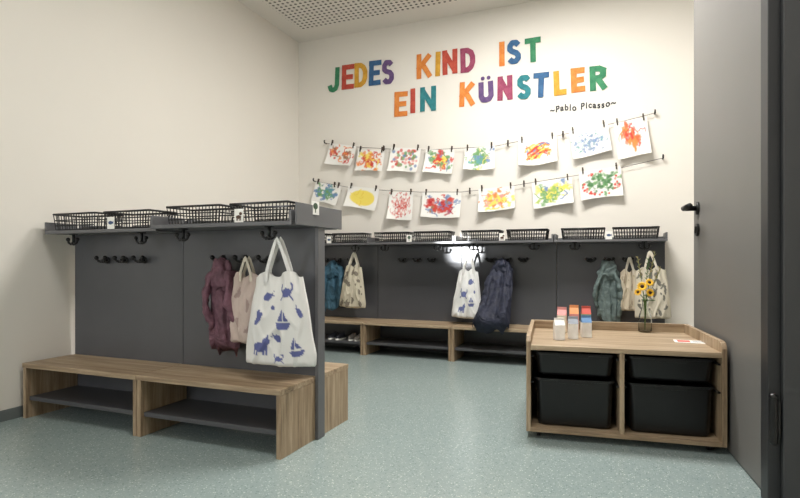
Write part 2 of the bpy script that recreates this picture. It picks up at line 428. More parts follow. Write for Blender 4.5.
RED, ORG, YEL, GRN, TEA, BLU, PUR, PNK, BRN, NVY = (200,64,52),(226,134,66),(234,212,96),(108,154,98),(96,152,150),(102,132,176),(120,90,150),(222,146,140),(152,112,80),(60,72,120)
def art(style, cols, seed):
    R = random.Random(seed); c = Canvas(120, 88, (232,230,225))
    def wander(x, y, n, step, w, col, al=0.8):
        P = [(x, y)]; a = R.uniform(0, 6.3)
        for i in range(n):
            a += R.gauss(0, .8); x = max(-.82, min(.82, x+step*math.cos(a)/c.asp)); y = max(-.8, min(.8, y+step*math.sin(a))); P.append((x, y))
        c.stroke(P, w, col)
    if style == 'splat':
        for i in range(44): c.blot(R.gauss(0,.36), R.gauss(0,.36), R.uniform(.14,.26), R.choice(cols), R, .7)
        for i in range(6): wander(R.gauss(0,.4), R.gauss(0,.35), 6, .16, R.uniform(.025,.05), R.choice(cols))
        for i in range(10): r = R.uniform(.02,.045); c.ell(R.uniform(-.85,.85), R.uniform(-.85,.85), r, r, R.choice(cols))
    elif style == 'dots':
        for i in range(60):
            r = R.uniform(.09,.17); x, y = R.uniform(-.82,.82), R.uniform(-.8,.8); c.ell(x, y, r, r*R.uniform(.8,1.1), R.choice(cols), 0, .8)
    elif style == 'smalldots':
        for i in range(95): c.blot(R.gauss(0,.40), R.gauss(0,.40), R.uniform(.05,.13), R.choice(cols), R, .6)
        for i in range(5): wander(R.gauss(0,.4), R.gauss(0,.35), 5, .15, .02, R.choice(cols))
    elif style == 'oval':
        for i in range(9): c.ell(R.uniform(-.08,.08), R.uniform(-.1,.1), 1.0, .66, cols[0], R.uniform(-.25,.25), .6)
        for i in range(10): wander(R.gauss(0,.3), R.gauss(0,.2), 5, .14, .03, cols[i % 2])
    elif style == 'swoosh':
        for k in range(22):
            x0, y0 = R.uniform(-.7,-.1), R.uniform(-.6,.1)
            P = [(x0+t*.10+.03*R.random(), y0+.45*math.sin(t*.28+R.random()*.3)+t*.02) for t in range(R.randint(5,10))]
            c.stroke(P, R.uniform(.04,.09), R.choice(cols))
        for i in range(20): c.blot(R.uniform(-.6,.7), R.uniform(-.6,.6), .1, R.choice(cols), R)
    elif style == 'tree':
        for i in range(44):
            q = R.random(); x, y = -.40+.85*q+R.gauss(0,.15), .45-.8*q+R.gauss(0,.22)
            c.blot(x, y, R.uniform(.12,.22), R.choice(cols), R, .7)
        for i in range(5): wander(R.gauss(0,.3), R.gauss(0,.35), 5, .2, .03, R.choice(cols))
    elif style == 'hand':
        for i in range(34): c.blot(R.choice((-.45,.42))+R.gauss(0,.2), R.gauss(0,.35), R.uniform(.12,.22), R.choice(cols), R, .7)
        for i in range(5): wander(R.gauss(0,.5), R.gauss(0,.35), 5, .18, .04, R.choice(cols))
    elif style == 'berry':
        for i in range(40): c.blot(R.gauss(0,.36), R.gauss(0,.36), .17, R.choice(cols[:2]), R, .7)
        for i in range(34):
            a = R.random()*2*math.pi; k = R.uniform(.7,.92); c.ell(k*math.cos(a), k*math.sin(a)*.95, .08, .08, R.choice((cols[2],cols[2],PNK)))
    c.soften(2)
    return c
YW = 4.966
paint_specs = [
 (328,355,143,167,'hand',[BRN,ORG,RED],0,'brown and orange smears'),
 (357,384,149,172,'splat',[ORG,RED,YEL,ORG],1,'orange and red blotches'),
 (390,420,147,173,'dots',[RED,RED,BLU,GRN,PNK],0,'red and blue dots'),
 (425,454,149,174,'splat',[RED,RED,GRN,BLU,YEL],-3,'red and green splashes'),
 (465,495,147,170,'splat',[GRN,GRN,TEA,BLU,YEL],2,'green and blue splashes'),
 (519,557,138,165,'swoosh',[ORG,RED,YEL,BLU,ORG],0,'orange and blue strokes'),
 (571,610,126,157,'smalldots',[BLU,(110,134,170),(140,152,172),TEA],0,'scattered blue dabs'),
 (616,649,119,158,'tree',[ORG,RED,(228,100,56)],-4,'orange-red smears'),
 (314,340,182,205,'splat',[BLU,GRN,TEA],0,'blue and green blotches'),
 (347,378,186,210,'oval',[YEL,(226,196,76)],-1,'big yellow oval'),
 (389,413,192,220,'smalldots',[RED,PNK,RED],3,'red and pink dabs'),
 (422,461,192,218,'splat',[RED,RED,(180,36,40),BLU,BRN],0,'red and blue strokes'),
 (479,515,187,211,'splat',[YEL,YEL,ORG,ORG,PNK],-2,'yellow and orange swirls'),
 (533,573,179,207,'splat',[GRN,(160,184,80),YEL,BLU],-1,'green and yellow dabs'),
 (580,622,168,199,'berry',[GRN,(70,118,70),RED],-2,'green and red dots')]
row1 = [(325,143),(357,147),(390,149),(425,150),(465,148),(496,146),(520,141),(557,136),(590,128),(620,122),(655,113)]
row2 = [(314,181),(347,187),(380,190),(420,192),(461,192),(500,188),(535,182),(573,176),(620,168),(663,158)]
def wire(pts, label):
    P = [on_y(u, v, YW) for u, v in pts]
    e = thing('cord', label, 'cord', P[0], 0, 'cords with clipped paintings')
    m = MB(); m.tube([p-P[0] for p in P], 0.0024, 6); link('line', m.mesh('cord'), M_rope, e)
    for p in (P[0], P[-1]):
        q = p-P[0]; k = MB(); k.tube([(q.x,q.y+0.033,q.z),(q.x,q.y-0.012,q.z),(q.x,q.y-0.018,q.z+0.018),(q.x,q.y-0.006,q.z+0.026)], 0.007, 8)
        link('wall_hook', k.mesh('wall_hook', True), M_black, e)
wire(row1, 'thin dark cord strung across the wall holding paintings')
wire(row2, 'thin dark cord strung below the first, holding paintings')
pm = MB(); pm.box(-0.006,0.006,-0.012,-0.006,-0.028,0.030); pm.box(-0.006,0.006,0.003,0.008,-0.028,0.030); pm.tube([(-0.008,-0.0015,0.008),(0.008,-0.0015,0.008)], 0.006, 10)
PEG = pm.mesh('clothes_peg'); PEG.materials.append(M_peg)
def wire_z(row, x):
    P = [on_y(u, v, YW) for u, v in row]
    for a, b in zip(P, P[1:]):
        if a.x <= x <= b.x: return a.z+(b.z-a.z)*(x-a.x)/(b.x-a.x)
    return P[0].z if x < P[0].x else P[-1].z
for n, (u0,u1,v0,v1,st,cols,tilt,desc) in enumerate(paint_specs):
    row = row1 if n < 8 else row2
    a, b = on_y(u0, v0, YW), on_y(u1, v1, YW)
    w = abs(b.x-a.x); cx = (a.x+b.x)/2; cz = (on_y((u0+u1)/2, v0, YW).z+on_y((u0+u1)/2, v1, YW).z)/2
    h = on_y((u0+u1)/2, v0, YW).z-on_y((u0+u1)/2, v1, YW).z
    sl = math.atan2(wire_z(row, cx+w*.4)-wire_z(row, cx-w*.4), w*.8)
    ang = sl+math.radians(tilt)
    h = h-abs(math.sin(ang))*w*0.55
    e = thing('child_painting', "white paper painted with %s, clipped to a cord" % desc, 'painting', (cx, YW, cz-h/2), 0, 'paintings clipped to the cords')
    NX, NY = 84, 62; vs = []; cs = []; fs = []
    cv = art(st, cols, n*13+5)
    cl, cr = random.uniform(.01,.07), random.uniform(.01,.07)
    for j in range(NY+1):
        for i in range(NX+1):
            x, y = -1+2*i/NX, -1+2*j/NY
            dn = ((1-y)/2)**2
            yy = -0.005-dn*(cl*max(0,-x)**1.5+cr*max(0,x)**1.5+0.008)-0.004*math.sin(3*x+n)*dn
            lx_, lz = x*w/2, y*h/2+0.006*math.sin(2.2*x+n)*(1-y)/2
            vs.append((lx_*math.cos(ang)-lz*math.sin(ang), yy, h/2+lx_*math.sin(ang)+lz*math.cos(ang)))
            cs.append(cv.sample(x, y))
    for j in range(NY):
        for i in range(NX):
            k = j*(NX+1)+i; fs.append((k, k+1, k+NX+2, k+NX+1))
    me = bpy.data.meshes.new('paper'); me.from_pydata(vs, [], fs); set_col(me, cs)
    for p in me.polygons: p.use_smooth = True
    o = link('paper', me, M_paint, e)
    for s in (-1, 1):
        px = cx+s*w*.4*math.cos(ang)-(h/2)*math.sin(ang); 
        pz = cz+s*w*.4*math.sin(ang)+(h/2)*math.cos(ang)
        p = link('clothes_peg', PEG, None, None, (px, YW-0.004, pz+0.004), (0, -ang, 0))
        tag(p, 'small dark wooden clothes peg clipping a painting to the cord', 'clothes peg', 'clothes pegs')
for u, row, v in ((384,row1,148),(508,row1,144),(563,row1,134),(335,row2,184),(470,row2,191),(524,row2,184)):
    q = on_y(u, v, YW)
    p = link('clothes_peg', PEG, None, None, (q.x, YW-0.004, wire_z(row, q.x)), (0, 0, 0))
    tag(p, 'small dark wooden clothes peg on the cord without a painting', 'clothes peg', 'clothes pegs')

# ------------------------------------------------------------------ wall lettering (hand-cut bold capitals built from broad strokes)
def chalk(name, rgb, rgb2):
    m, nt, b = new_mat(name); v = tex_coords(nt)
    f = noise_tex(nt, v, 14, 4, 0.7)
    nt.links.new(ramp(nt, f, [(0.35, lin(rgb)), (0.62, lin(rgb2))]), b.inputs['Base Color']); b.inputs['Roughness'].default_value = 0.8
    return m
LC = {'green': ((40,112,80),(66,138,96)), 'red': ((164,54,46),(192,84,62)), 'gold': ((190,136,36),(214,164,60)), 'blue': ((40,80,122),(60,102,142)),
      'purple': ((82,60,108),(108,82,126)), 'orange': ((204,112,42),(220,140,66)), 'magenta': ((134,50,82),(158,76,102)), 'teal': ((26,104,112),(48,128,134))}
LM = {k: chalk('letter_'+k, *v) for k, v in LC.items()}
GL = {'J': [[(0,.22),(.12,.04),(.42,0),(.75,.05),(.9,.25),(.9,1)]],
 'E': [[(0,0),(0,1)],[(0,1),(1,1)],[(0,.5),(.85,.5)],[(0,0),(1,0)]],
 'D': [[(0,0),(0,1)],[(0,1),(.45,1),(.8,.88),(.97,.65),(.97,.35),(.8,.12),(.45,0),(0,0)]],
 'S': [[(.97,.86),(.75,.98),(.3,.99),(.04,.86),(.04,.66),(.25,.55),(.75,.45),(.97,.32),(.96,.14),(.7,.01),(.25,.01),(0,.14)]],
 'K': [[(0,0),(0,1)],[(1,1),(.05,.42)],[(.35,.6),(1,0)]],
 'I': [[(.5,0),(.5,1)]],
 'N': [[(0,0),(0,1)],[(0,1),(1,0)],[(1,0),(1,1)]],
 'T': [[(0,1),(1,1)],[(.5,1),(.5,0)]],
 'Ü': [[(0,1),(0,.25),(.2,.04),(.5,0),(.8,.04),(1,.25),(1,1)]],
 'L': [[(0,1),(0,0)],[(0,0),(1,0)]],
 'R': [[(0,0),(0,1)],[(0,1),(.65,1),(.97,.88),(.97,.64),(.65,.5),(0,.5)],[(.45,.5),(1,0)]]}
def glyph(ch, w, h, th, rnd):
    m = MB(); r = th/2; zc = [0.0]
    def P(p): return Vector(((p[0]-.5)*(w-th), (p[1]-.5)*(h-th)))
    def slab(poly):
        zc[0] += 0.00006; o = len(m.v); n = len(poly)
        m.v += [(x, y, 0) for x, y in poly]+[(x, y, 0.003+zc[0]) for x, y in poly]
        m.f.append(tuple(o+i for i in range(n))[::-1]); m.f.append(tuple(o+n+i for i in range(n)))
        for i in range(n): m.f.append((o+i, o+(i+1) % n, o+n+(i+1) % n, o+n+i))
    for st in GL[ch]:
        pts = [P(p)+Vector((rnd.uniform(-.002,.002), rnd.uniform(-.002,.002))) for p in st]
        for i, (a, b) in enumerate(zip(pts, pts[1:])):
            d = (b-a).normalized(); nn = Vector((-d.y, d.x))*r
            ea = r if i == 0 else 0; eb = r if i == len(pts)-2 else 0
            if len(st) > 2: 
                if i == 0 and st[0] not in ((0,1),(1,1)): ea = 0.2*r
                if i == len(pts)-2 and st[-1] not in ((0,0),(.9,1),(1,1)): eb = 0.2*r
            if ch in 'KR' and abs(d.x) > .3 and abs(d.y) > .3: ea, eb = r*.5, r*.9
            if ch == 'N' and abs(d.x) > .2 and abs(d.y) > .2: ea, eb = 0, 0
            A, B = a-d*ea, b+d*eb
            slab([tuple(A+nn), tuple(A-nn), tuple(B-nn), tuple(B+nn)][::-1])
        for p in pts[1:-1]: slab([(p.x+r*math.cos(k*math.pi/8), p.y+r*math.sin(k*math.pi/8)) for k in range(16)])
    if ch == 'Ü':
        for q in (.2, .8):
            p = P((q, 1)); slab([(p.x+r*.75*math.cos(k*math.pi/6), p.y+th*1.15+r*.75*math.sin(k*math.pi/6)) for k in range(12)])
    return m.mesh('letter')
line1 = [('J',334,80,'green',12),('E',348,77,'red',12),('D',361,75,'gold',13),('E',375,73,'blue',12),('S',388,72,'purple',12),
         ('K',424,66,'orange',15),('I',438,64,'gold',5),('N',450,62,'red',15),('D',468,60,'magenta',15),('I',502,54,'orange',5.5),('S',514,52,'blue',14),('T',533,50,'green',16)]
line2 = [('E',401,104,'orange',13),('I',413,101,'red',5),('N',428,99,'teal',16),('K',467,94,'orange',15),('Ü',486,92,'purple',15),('N',505,88,'magenta',15),
         ('S',524,87,'teal',14),('T',541,85,'blue',16),('L',560,83,'gold',13),('E',578,80,'orange',14),('R',598,78,'green',17)]
lr = random.Random(3)
for (ch, u, v, c, wp) in line1+line2:
    p = on_y(u, v, YB-0.0045); wd = on_y(u+wp/2, v, YB).x-on_y(u-wp/2, v, YB).x
    pxm = on_y(u, v-1, YB).z-on_y(u, v, YB).z
    hp = 24.5 if ch != 'Ü' else 21
    o = link('wall_letter', glyph(ch, max(wd, 0.050), hp*pxm, 0.050, lr), LM[c], None, p, (math.radians(90), lr.uniform(-.03,.03), 0))
    tag(o, '%s hand-cut capital letter %s on the white wall' % (c, ch), 'wall letter', 'colourful wall letters')
cu = bpy.data.curves.new('t', 'FONT'); cu.body = '~Pablo Picasso~'; cu.size = 0.078; cu.offset = 0.003; cu.extrude = 0.001; cu.space_character = 1.25
cu.align_x = 'CENTER'; cu.align_y = 'CENTER'
ob = bpy.data.objects.new('tmp', cu); COL.objects.link(ob)
dg = bpy.context.evaluated_depsgraph_get(); dg.update()
me = bpy.data.meshes.new_from_object(ob.evaluated_get(dg)); bpy.data.objects.remove(ob); me.materials.clear()
xs = [q.co.x for q in me.vertices]; wtx = max(xs)-min(xs)
a, b = on_y(550, 110, YB-0.003), on_y(616, 103, YB-0.003)
for q in me.vertices:
    q.co.x *= (b.x-a.x)/wtx; q.co.y += 0.006*math.sin(q.co.x*31)
o = link('wall_inscription', me, M_black, None, (a+b)/2, (math.radians(90), 0, 0))
tag(o, 'small black handwritten attribution below the colourful wall letters', 'wall lettering')

# ------------------------------------------------------------------ tote bags
def prints(c, items, col):
    for kind, x, y, s, r in items:
        if kind == 'whale':
            c.ell(x, y, .17*s, .10*s, col, r); c.poly([(.12,0),(.26,.12),(.2,.02),(.28,-.06)], col, x, y, s, r)
        elif kind == 'boat':
            c.poly([(-.18,-.05),(.18,-.05),(.11,-.16),(-.11,-.16)], col, x, y, s, r); c.poly([(-.01,-.02),(-.01,.2),(-.14,-.02)], col, x, y, s, r); c.poly([(.02,-.02),(.02,.16),(.13,-.02)], col, x, y, s, r)
        elif kind == 'dog':
            c.ell(x, y, .16*s, .08*s, col, r); c.ell(x+.13*s/c.asp, y+.09*s, .08*s, .07*s, col); c.poly([(.1,.12),(.16,.24),(.2,.12)], col, x, y, s, r)
            for q in (-.13,-.05,.07,.13): c.poly([(q-.02,-.15),(q+.02,-.15),(q+.02,0),(q-.02,0)], col, x, y, s, r)
        elif kind == 'crab':
            c.ell(x, y, .14*s, .09*s, col, r)
            for q in (-1, 1):
                c.stroke([(x+q*.1*s,y),(x+q*.2*s,y+.08*s),(x+q*.17*s,y+.17*s)], .025*s, col); c.stroke([(x+q*.08*s,y-.04*s),(x+q*.2*s,y-.13*s)], .02*s, col)
        elif kind == 'leaf':
            c.ell(x, y, .15*s, .06*s, col, r); c.ell(x, y+.08*s, .1*s, .04*s, col, r+.8)
        elif kind == 'dot': c.ell(x, y, .05*s, .05*s, col)
def ridge(v, k=1.0):
    return max(0.0, 1-abs(noise.noise(v))*5.0*k)
def tote(loc, w, h, hh, dep, canvas, label, rz=0.0, tilt=0.0, group=None, top=0.8, hang=0.0, seed=0, handmat=None):
    e = thing('tote_bag', label, 'tote bag', loc, group=group, rot=(0, tilt, rz))
    NI, NJ = 70, 80; n2 = 2*NI; vs = []; cs = []; fs = []
    def P(x, t, s):
        wd = w/2*(top+(1-top)*min(1, t*1.15)**0.9)
        if t > 0.97: wd *= 1-0.03*((t-0.97)/0.03)**2
        dp = dep*(0.15+0.85*math.sin(math.pi*min(1, t*0.60+0.02)))
        if t > 0.94: dp *= math.sqrt(max(0.0, 1-((t-0.94)/0.06)**2))*0.93+0.07
        edge = max(0.0, 1-abs(x)**5)
        y = s*dp*(max(0.0, 1-abs(x)**3.2))**0.6
        # hanging creases fan out from the handles, plus crumpled folds
        fan = math.sin(11*x*(1-0.35*t)+seed)*0.011*(1-t)**1.2
        cr = ridge(Vector((x*1.6+seed, t*1.8+x*0.9, 3.1*s)))*0.012*(0.3+t)+ridge(Vector((x*2.9-t*2, t*2.3+seed, 7.7*s)))*0.006
        y += (fan+s*cr-0.004)*edge+0.014*noise.noise(Vector((x*1.8+seed, t*2.2, s*0.7)))*edge
        z = -hh-h*t-0.014*math.cos(x*6.5+0.3)*(1-t)**4-0.006*t*(1-x*x)+hang*x*t+0.006*t*noise.noise(Vector((x*2, seed, 2)))
        return (x*wd+0.006*noise.noise(Vector((t*4, seed, x))), y, z)
    for j in range(NJ+1):
        t = j/NJ
        for i in range(n2):
            if i <= NI: x, s = -1+2*i/NI, -1
            else: x, s = 1-2*(i-NI)/NI, 1
            vs.append(P(x, t, s)); cs.append(canvas.sample(x, 1-2*t))
    for j in range(NJ):
        for i in range(n2):
            a_ = j*n2+i; b_ = j*n2+(i+1) % n2; fs.append((a_, b_, b_+n2, a_+n2))
    o0 = NJ*n2
    for i in range(NI):
        a_, b_ = o0+i, o0+i+1; c_, d_ = o0+(n2-i-1) % n2, o0+(n2-i) % n2
        if len({a_, b_, c_, d_}) == 4: fs.append((a_, b_, c_, d_))
    me = bpy.data.meshes.new('bag_body'); me.from_pydata(vs, [], fs); set_col(me, cs)
    for p in me.polygons: p.use_smooth = True
    link('bag_body', me, M_canvas, e)
    for s in (-1, 1):
        m = MB(); xw = w*0.17; pts = []
        for k in range(17):
            q = -1+2*k/16
            x = xw*math.copysign(abs(q)**1.0, q)+s*0.006*(1-abs(q)); z = -hh*(abs(q)**1.15)*1.0-0.002
            if abs(q) == 1: z = -hh-0.035
            pts.append((x, s*(0.004+dep*0.2*abs(q))-(0.006 if s < 0 else 0), z))
        m.strip(pts, 0.016, 0.003); link('bag_handle', m.mesh('bag_handle'), handmat or M_cream, e)
    return e
M_cream = flat_mat('cotton_handle', (206,198,182), 0.9, 0.05, 40)
M_whitecot = flat_mat('white_cotton_handle', (222,221,218), 0.9, 0.05, 40)
INK = (92,98,148)
c1 = Canvas(220, 240, (222,220,216))
prints(c1, [('crab',.36,.58,1.05,0),('whale',-.34,.50,.9,.3),('boat',.22,.02,1.2,0),('leaf',-.58,.02,1.1,.9),('whale',.74,.16,.7,2.2),
            ('dog',-.46,-.58,1.25,0),('boat',.58,-.58,1.1,.1),('whale',.05,-.38,.7,2.6),('crab',.08,-.82,.6,0),('dot',-.1,.28,1,0)], INK)
tote((-1.490, 2.170, 1.012), 0.385, 0.435, 0.175, 0.036, c1, 'white cotton tote bag with blue animal prints over the bench', rz=0.06, tilt=-0.01, seed=1, handmat=M_whitecot, top=0.66)
c2 = Canvas(160, 200, (192,174,164))
prints(c2, [('leaf',-.4,.4,1.2,.5),('leaf',.3,.1,1.2,1.4),('leaf',-.3,-.4,1.2,2.2),('leaf',.4,-.6,1.2,.2)], (158,138,132))
tote((-1.740, 2.255, 0.92), 0.225, 0.345, 0.09, 0.032, c2, 'muted pink-beige patterned cloth bag beside the maroon jacket', rz=-0.1, seed=5, top=.85)

def dotted(bg, col, seed, n=26):
    R = random.Random(seed); c = Canvas(140, 160, bg)
    for i in range(n): prints(c, [(R.choice(['leaf','dot','whale']), R.uniform(-.85,.85), R.uniform(-.85,.8), R.uniform(.7,1.1), R.uniform(0,3))], col)
    return c
pb = on_y(353, 255, 4.77); tote((pb.x, 4.80, 0.985), 0.29, 0.42, 0.13, 0.045, dotted((196,188,168), (120,112,100), 3), 'beige tote bag with dark scattered print on the rack', seed=8, tilt=0.04, top=.6)
c3 = Canvas(160, 180, (230,230,228))
prints(c3, [('whale',.3,.5,1.1,0),('crab',-.2,0,1.2,0),('boat',.4,-.3,1.1,0),('dog',-.3,-.6,1.1,0),('dot',.6,.1,1.2,0)], (104,112,156))
pb = on_y(470, 252, 4.77); tote((pb.x, 4.76, 1.00), 0.285, 0.44, 0.18, 0.04, c3, 'white tote bag with blue prints beside the navy jacket', seed=2, tilt=0.05, handmat=M_whitecot, top=0.6)
pb = on_y(630, 258, 4.78); tote((pb.x, 4.86, 0.93), 0.18, 0.33, 0.11, 0.032, dotted((190,178,156), (160,146,126), 11, 12), 'plain beige tote bag beside the green jacket', seed=4)
pb = on_y(650, 252, 4.76); tote((pb.x, 4.76, 0.98), 0.27, 0.40, 0.14, 0.04, dotted((198,190,172), (110,108,100), 21), 'beige tote bag with dark print at the rack end', seed=6, tilt=-0.04)

# ------------------------------------------------------------------ jackets
def jacket(loc, w, h, dep, col, label, lean=0.0, leany=0.0, rz=0.0, quilt=0.0, seed=0, flare=1.1, sl_out=1.0, lk=0.95, ragged=1.0):
    e = thing('jacket', label, 'jacket', loc, rz)
    mt = cloth_mat('jacket_fabric', col); m = MB(); rings = []; N = 120; NJ = 90
    def off(t): return lean*t**1.5, -leany*t**1.3
    def lump(a, t):
        ca, sa = math.cos(a), math.sin(a)
        l = 0.50*noise.noise(Vector((ca*1.4+seed, sa*1.4+t*1.2, t*2.4)))+0.25*noise.noise(Vector((ca*3.4+seed, sa*3.4, t*5.0+ca*2)))
        # slack diagonal folds running from shoulders to hem
        d = a*1.9+1.4*math.sin(2.4*t+seed)+t*1.5*math.sin(a+seed)
        l += 0.26*(1-abs(math.sin(d*1.5+seed)))**2*(0.3+0.9*t)
        l += 0.24*ridge(Vector((ca*1.3+t*1.5, sa*1.3+seed, t*2.2-ca)), .8)-0.14
        # open front edge
        fr = (a-(-math.pi/2)) if a < math.pi else (a-2*math.pi+math.pi/2)
        l -= 0.55*math.exp(-((fr-0.10-0.25*t)/0.09)**2)*min(1, t*3)
        return l*lk
    for j in range(NJ+1):
        t = j/NJ
        wd = w/2*(0.28+0.72*min(1, t/0.22)**0.6)*(1+(flare-1)*t)
        dp = dep*(0.35+0.65*min(1, t/0.3))*(1-0.25*t)
        if t > 0.97: wd *= 0.97; dp *= 0.8
        qn = 1+quilt*abs(math.sin(t*math.pi*8))
        ox, oy = off(t); ring = []
        for i in range(N):
            a = 2*math.pi*i/N; ca, sa = math.cos(a), math.sin(a); fold = 1+lump(a, t)
            x = wd*math.copysign(abs(ca)**0.8, ca)*(0.80+0.20*fold)*qn
            y = dp*math.copysign(abs(sa)**0.8, sa)*fold*qn
            hem = (0.034*math.sin(a+seed)+0.03*noise.noise(Vector((ca*2.5, sa*2.5, seed)))+0.012*math.sin(5*a))*ragged
            ring.append((x+ox, y-dep*0.6+oy, -0.04-h*t+hem*t))
        rings.append(ring)
    m.rings(rings); link('jacket_body', m.mesh('jacket_body', True), mt, e)
    # slack hood folded down over the shoulders
    hd = MB(); hr = []
    for j in range(33):
        ph = math.pi*(0.03+0.94*j/32)-math.pi/2
        ring = []
        for k in range(48):
            a = 2*math.pi*k/48; q = Vector((math.cos(ph)*math.cos(a), math.cos(ph)*math.sin(a), math.sin(ph)))
            l = 1+0.42*noise.noise(q*1.6+Vector((seed, 0, 0)))+0.26*ridge(q*1.4+Vector((0, seed, 0)), .7)
            sag = -0.035*(q.x*q.x)
            ring.append((w*0.40*q.x*l, -dep*1.05+dep*1.05*q.y*l, -0.105+0.075*q.z*l+sag))
        hr.append(ring)
    hd.rings(hr); link('hood', hd.mesh('hood', True), mt, e)
    for s in (-1, 1):
        sl = MB(); P = []; R = []
        L = 0.80 if s > 0 else 0.66
        for k in range(41):
            t = k/40; ox, oy = off(t*.8)
            P.append((s*(w*0.30+w*0.26*sl_out*math.sin(t*2.0))+ox+0.012*math.sin(5*t+seed*s), -dep*0.8-0.035*math.sin(t*3)+oy, -0.085-h*L*t))
            R.append((0.044-0.006*t)*w/0.24*(1+.25*noise.noise(Vector((t*4, s, seed)))+.16*abs(math.sin(t*math.pi*4+seed))))
        sl.tube(P, R, 26, 0.62)
        sl.v = [tuple(Vector(p)+Vector((1,1,.3))*(0.010*noise.noise(Vector(p)*18+Vector((seed,0,0)))+0.005*ridge(Vector(p)*14))) for p in sl.v]
        link('sleeve', sl.mesh('sleeve', True), mt, e)
        cf = MB(); cf.tube([P[-1], (P[-1][0], P[-1][1], P[-1][2]-0.016)], R[-1]*0.75, 14, 0.7); link('cuff', cf.mesh('cuff', True), mt, e)
    lp = MB(); lp.tube([(-0.01,-dep*.5,-0.05),(0,-0.008,0.002),(0.01,-dep*.5,-0.05)], 0.003, 6); link('hanging_loop', lp.mesh('hanging_loop'), M_black, e)
    return e
jacket((-1.920, 2.305, 0.93), 0.165, 0.45, 0.034, (104,70,82), 'dusty maroon jacket bunched up on a coat hook', quilt=0.02, seed=3, lean=0.015, flare=1.05)
jacket((on_y(333,262,4.85).x, 4.90, 0.92), 0.20, 0.46, 0.040, (54,92,112), 'blue-teal child jacket hanging in the corner', seed=1)
jacket((on_y(502,262,4.78).x, 4.84, 0.95), 0.18, 0.57, 0.046, (33,37,55), 'navy blue child jacket slumping down over the bench edge', lean=-0.055, leany=0.28, seed=9.3, flare=1.75, lk=1.15, ragged=2.0)
jacket((on_y(608,262,4.85).x, 4.90, 0.93), 0.165, 0.50, 0.034, (92,106,104), 'grey-green child raincoat hanging beside tote bags', seed=5)

# ------------------------------------------------------------------ shoes
def shoe(x, y, z, rz, col):
    e = thing('child_shoe', 'small child shoe on the lower bench shelf', 'shoe', (x, y, z), rz, 'shoes under the bench')
    out = [(0.036*math.cos(a)*(1.0+0.12*math.sin(a)), 0.085*math.sin(a)) for a in [2*math.pi*k/20 for k in range(20)]]
    m = MB(); m.prism(out, 'z', 0, 0.014); link('sole', m.mesh('sole'), M_white, e)
    u = MB(); rings = []
    for zz, k, sh in ((0.0145,0.97,0),(0.03,0.95,0.0),(0.045,0.72,0.014),(0.056,0.5,0.03),(0.060,0.36,0.036)):
        rings.append([(p[0]*max(k,.5), p[1]*k+sh, zz) for p in out])
    u.rings(rings); link('upper', u.mesh('upper', True), col, e)
SH1 = flat_mat('shoe_dark', (44,46,56)); SH2 = flat_mat('shoe_grey', (120,116,112))
sx = on_y(343, 340, 4.75).x
for k, (dx, mt) in enumerate(((-0.10,SH1),(-0.01,SH1),(0.12,SH2),(0.20,SH2))):
    shoe(sx+dx, 4.72, 0.1225, 0.08*(-1)**k, mt)

# ------------------------------------------------------------------ storage cart
CW, CD = 0.905, 0.74; rc = math.radians(6.0)
ux, uy = Vector((math.cos(rc), math.sin(rc), 0)), Vector((-math.sin(rc), math.cos(rc), 0))
FL = Vector((-0.405, 2.752, 0)); cc = FL+ux*CW/2+uy*CD/2
cart = thing('storage_cart', 'low oak storage cart on castors with black pull-out bins', 'storage cart', cc, rc)
hw, hd = CW/2, CD/2; t = 0.022
bx('base_board', (-hw+t, hw-t, -hd, hd-t, 0.036, 0.058), M_wood_x, cart)
for s in (-1, 1):
    x0, x1 = sorted((s*hw, s*(hw-t)))
    m = MB(); m.prism([(-hd,0.036),(hd,0.036),(hd,0.525),(-hd+0.05,0.525),(-hd+0.02,0.518),(-hd,0.492)], 'x', x0, x1)
    link('side_panel', m.mesh('side_panel'), M_wood_z, cart, bevel=0.002)
bx('divider', (-t/2, t/2, -hd+0.002, hd-t, 0.0585, 0.4495), M_wood_z, cart)
bx('top_board', (-hw+t, hw-t, -hd, hd-t, 0.45, 0.474), M_wood_x, cart)
bx('back_panel', (-hw+t, hw-t, hd-t, hd, 0.036, 0.525), M_wood_x, cart)
for sx_ in (-1, 1):
    for sy in (-1, 1):
        m = MB(); cxx, cyy = sx_*(hw-0.06), sy*(hd-0.06)
        m.tube([(cxx-0.009,cyy,0.016),(cxx+0.009,cyy,0.016)], 0.0158, 16); m.box(cxx-0.014,cxx+0.014,cyy-0.014,cyy+0.014,0.0325,0.0358)
        m.box(cxx-0.013,cxx-0.010,cyy-0.009,cyy+0.009,0.014,0.033); m.box(cxx+0.010,cxx+0.013,cyy-0.009,cyy+0.009,0.014,0.033)
        link('castor', m.mesh('castor'), M_black, cart)
def rrect(w, d, r, z, n=6):
    P = []
    for cx_, cy_, a0 in ((w/2-r,d/2-r,0),(-w/2+r,d/2-r,90),(-w/2+r,-d/2+r,180),(w/2-r,-d/2+r,270)):
        for k in range(n+1):
            a = math.radians(a0+90*k/n); P.append((cx_+r*math.cos(a), cy_+r*math.sin(a), z))
    return P
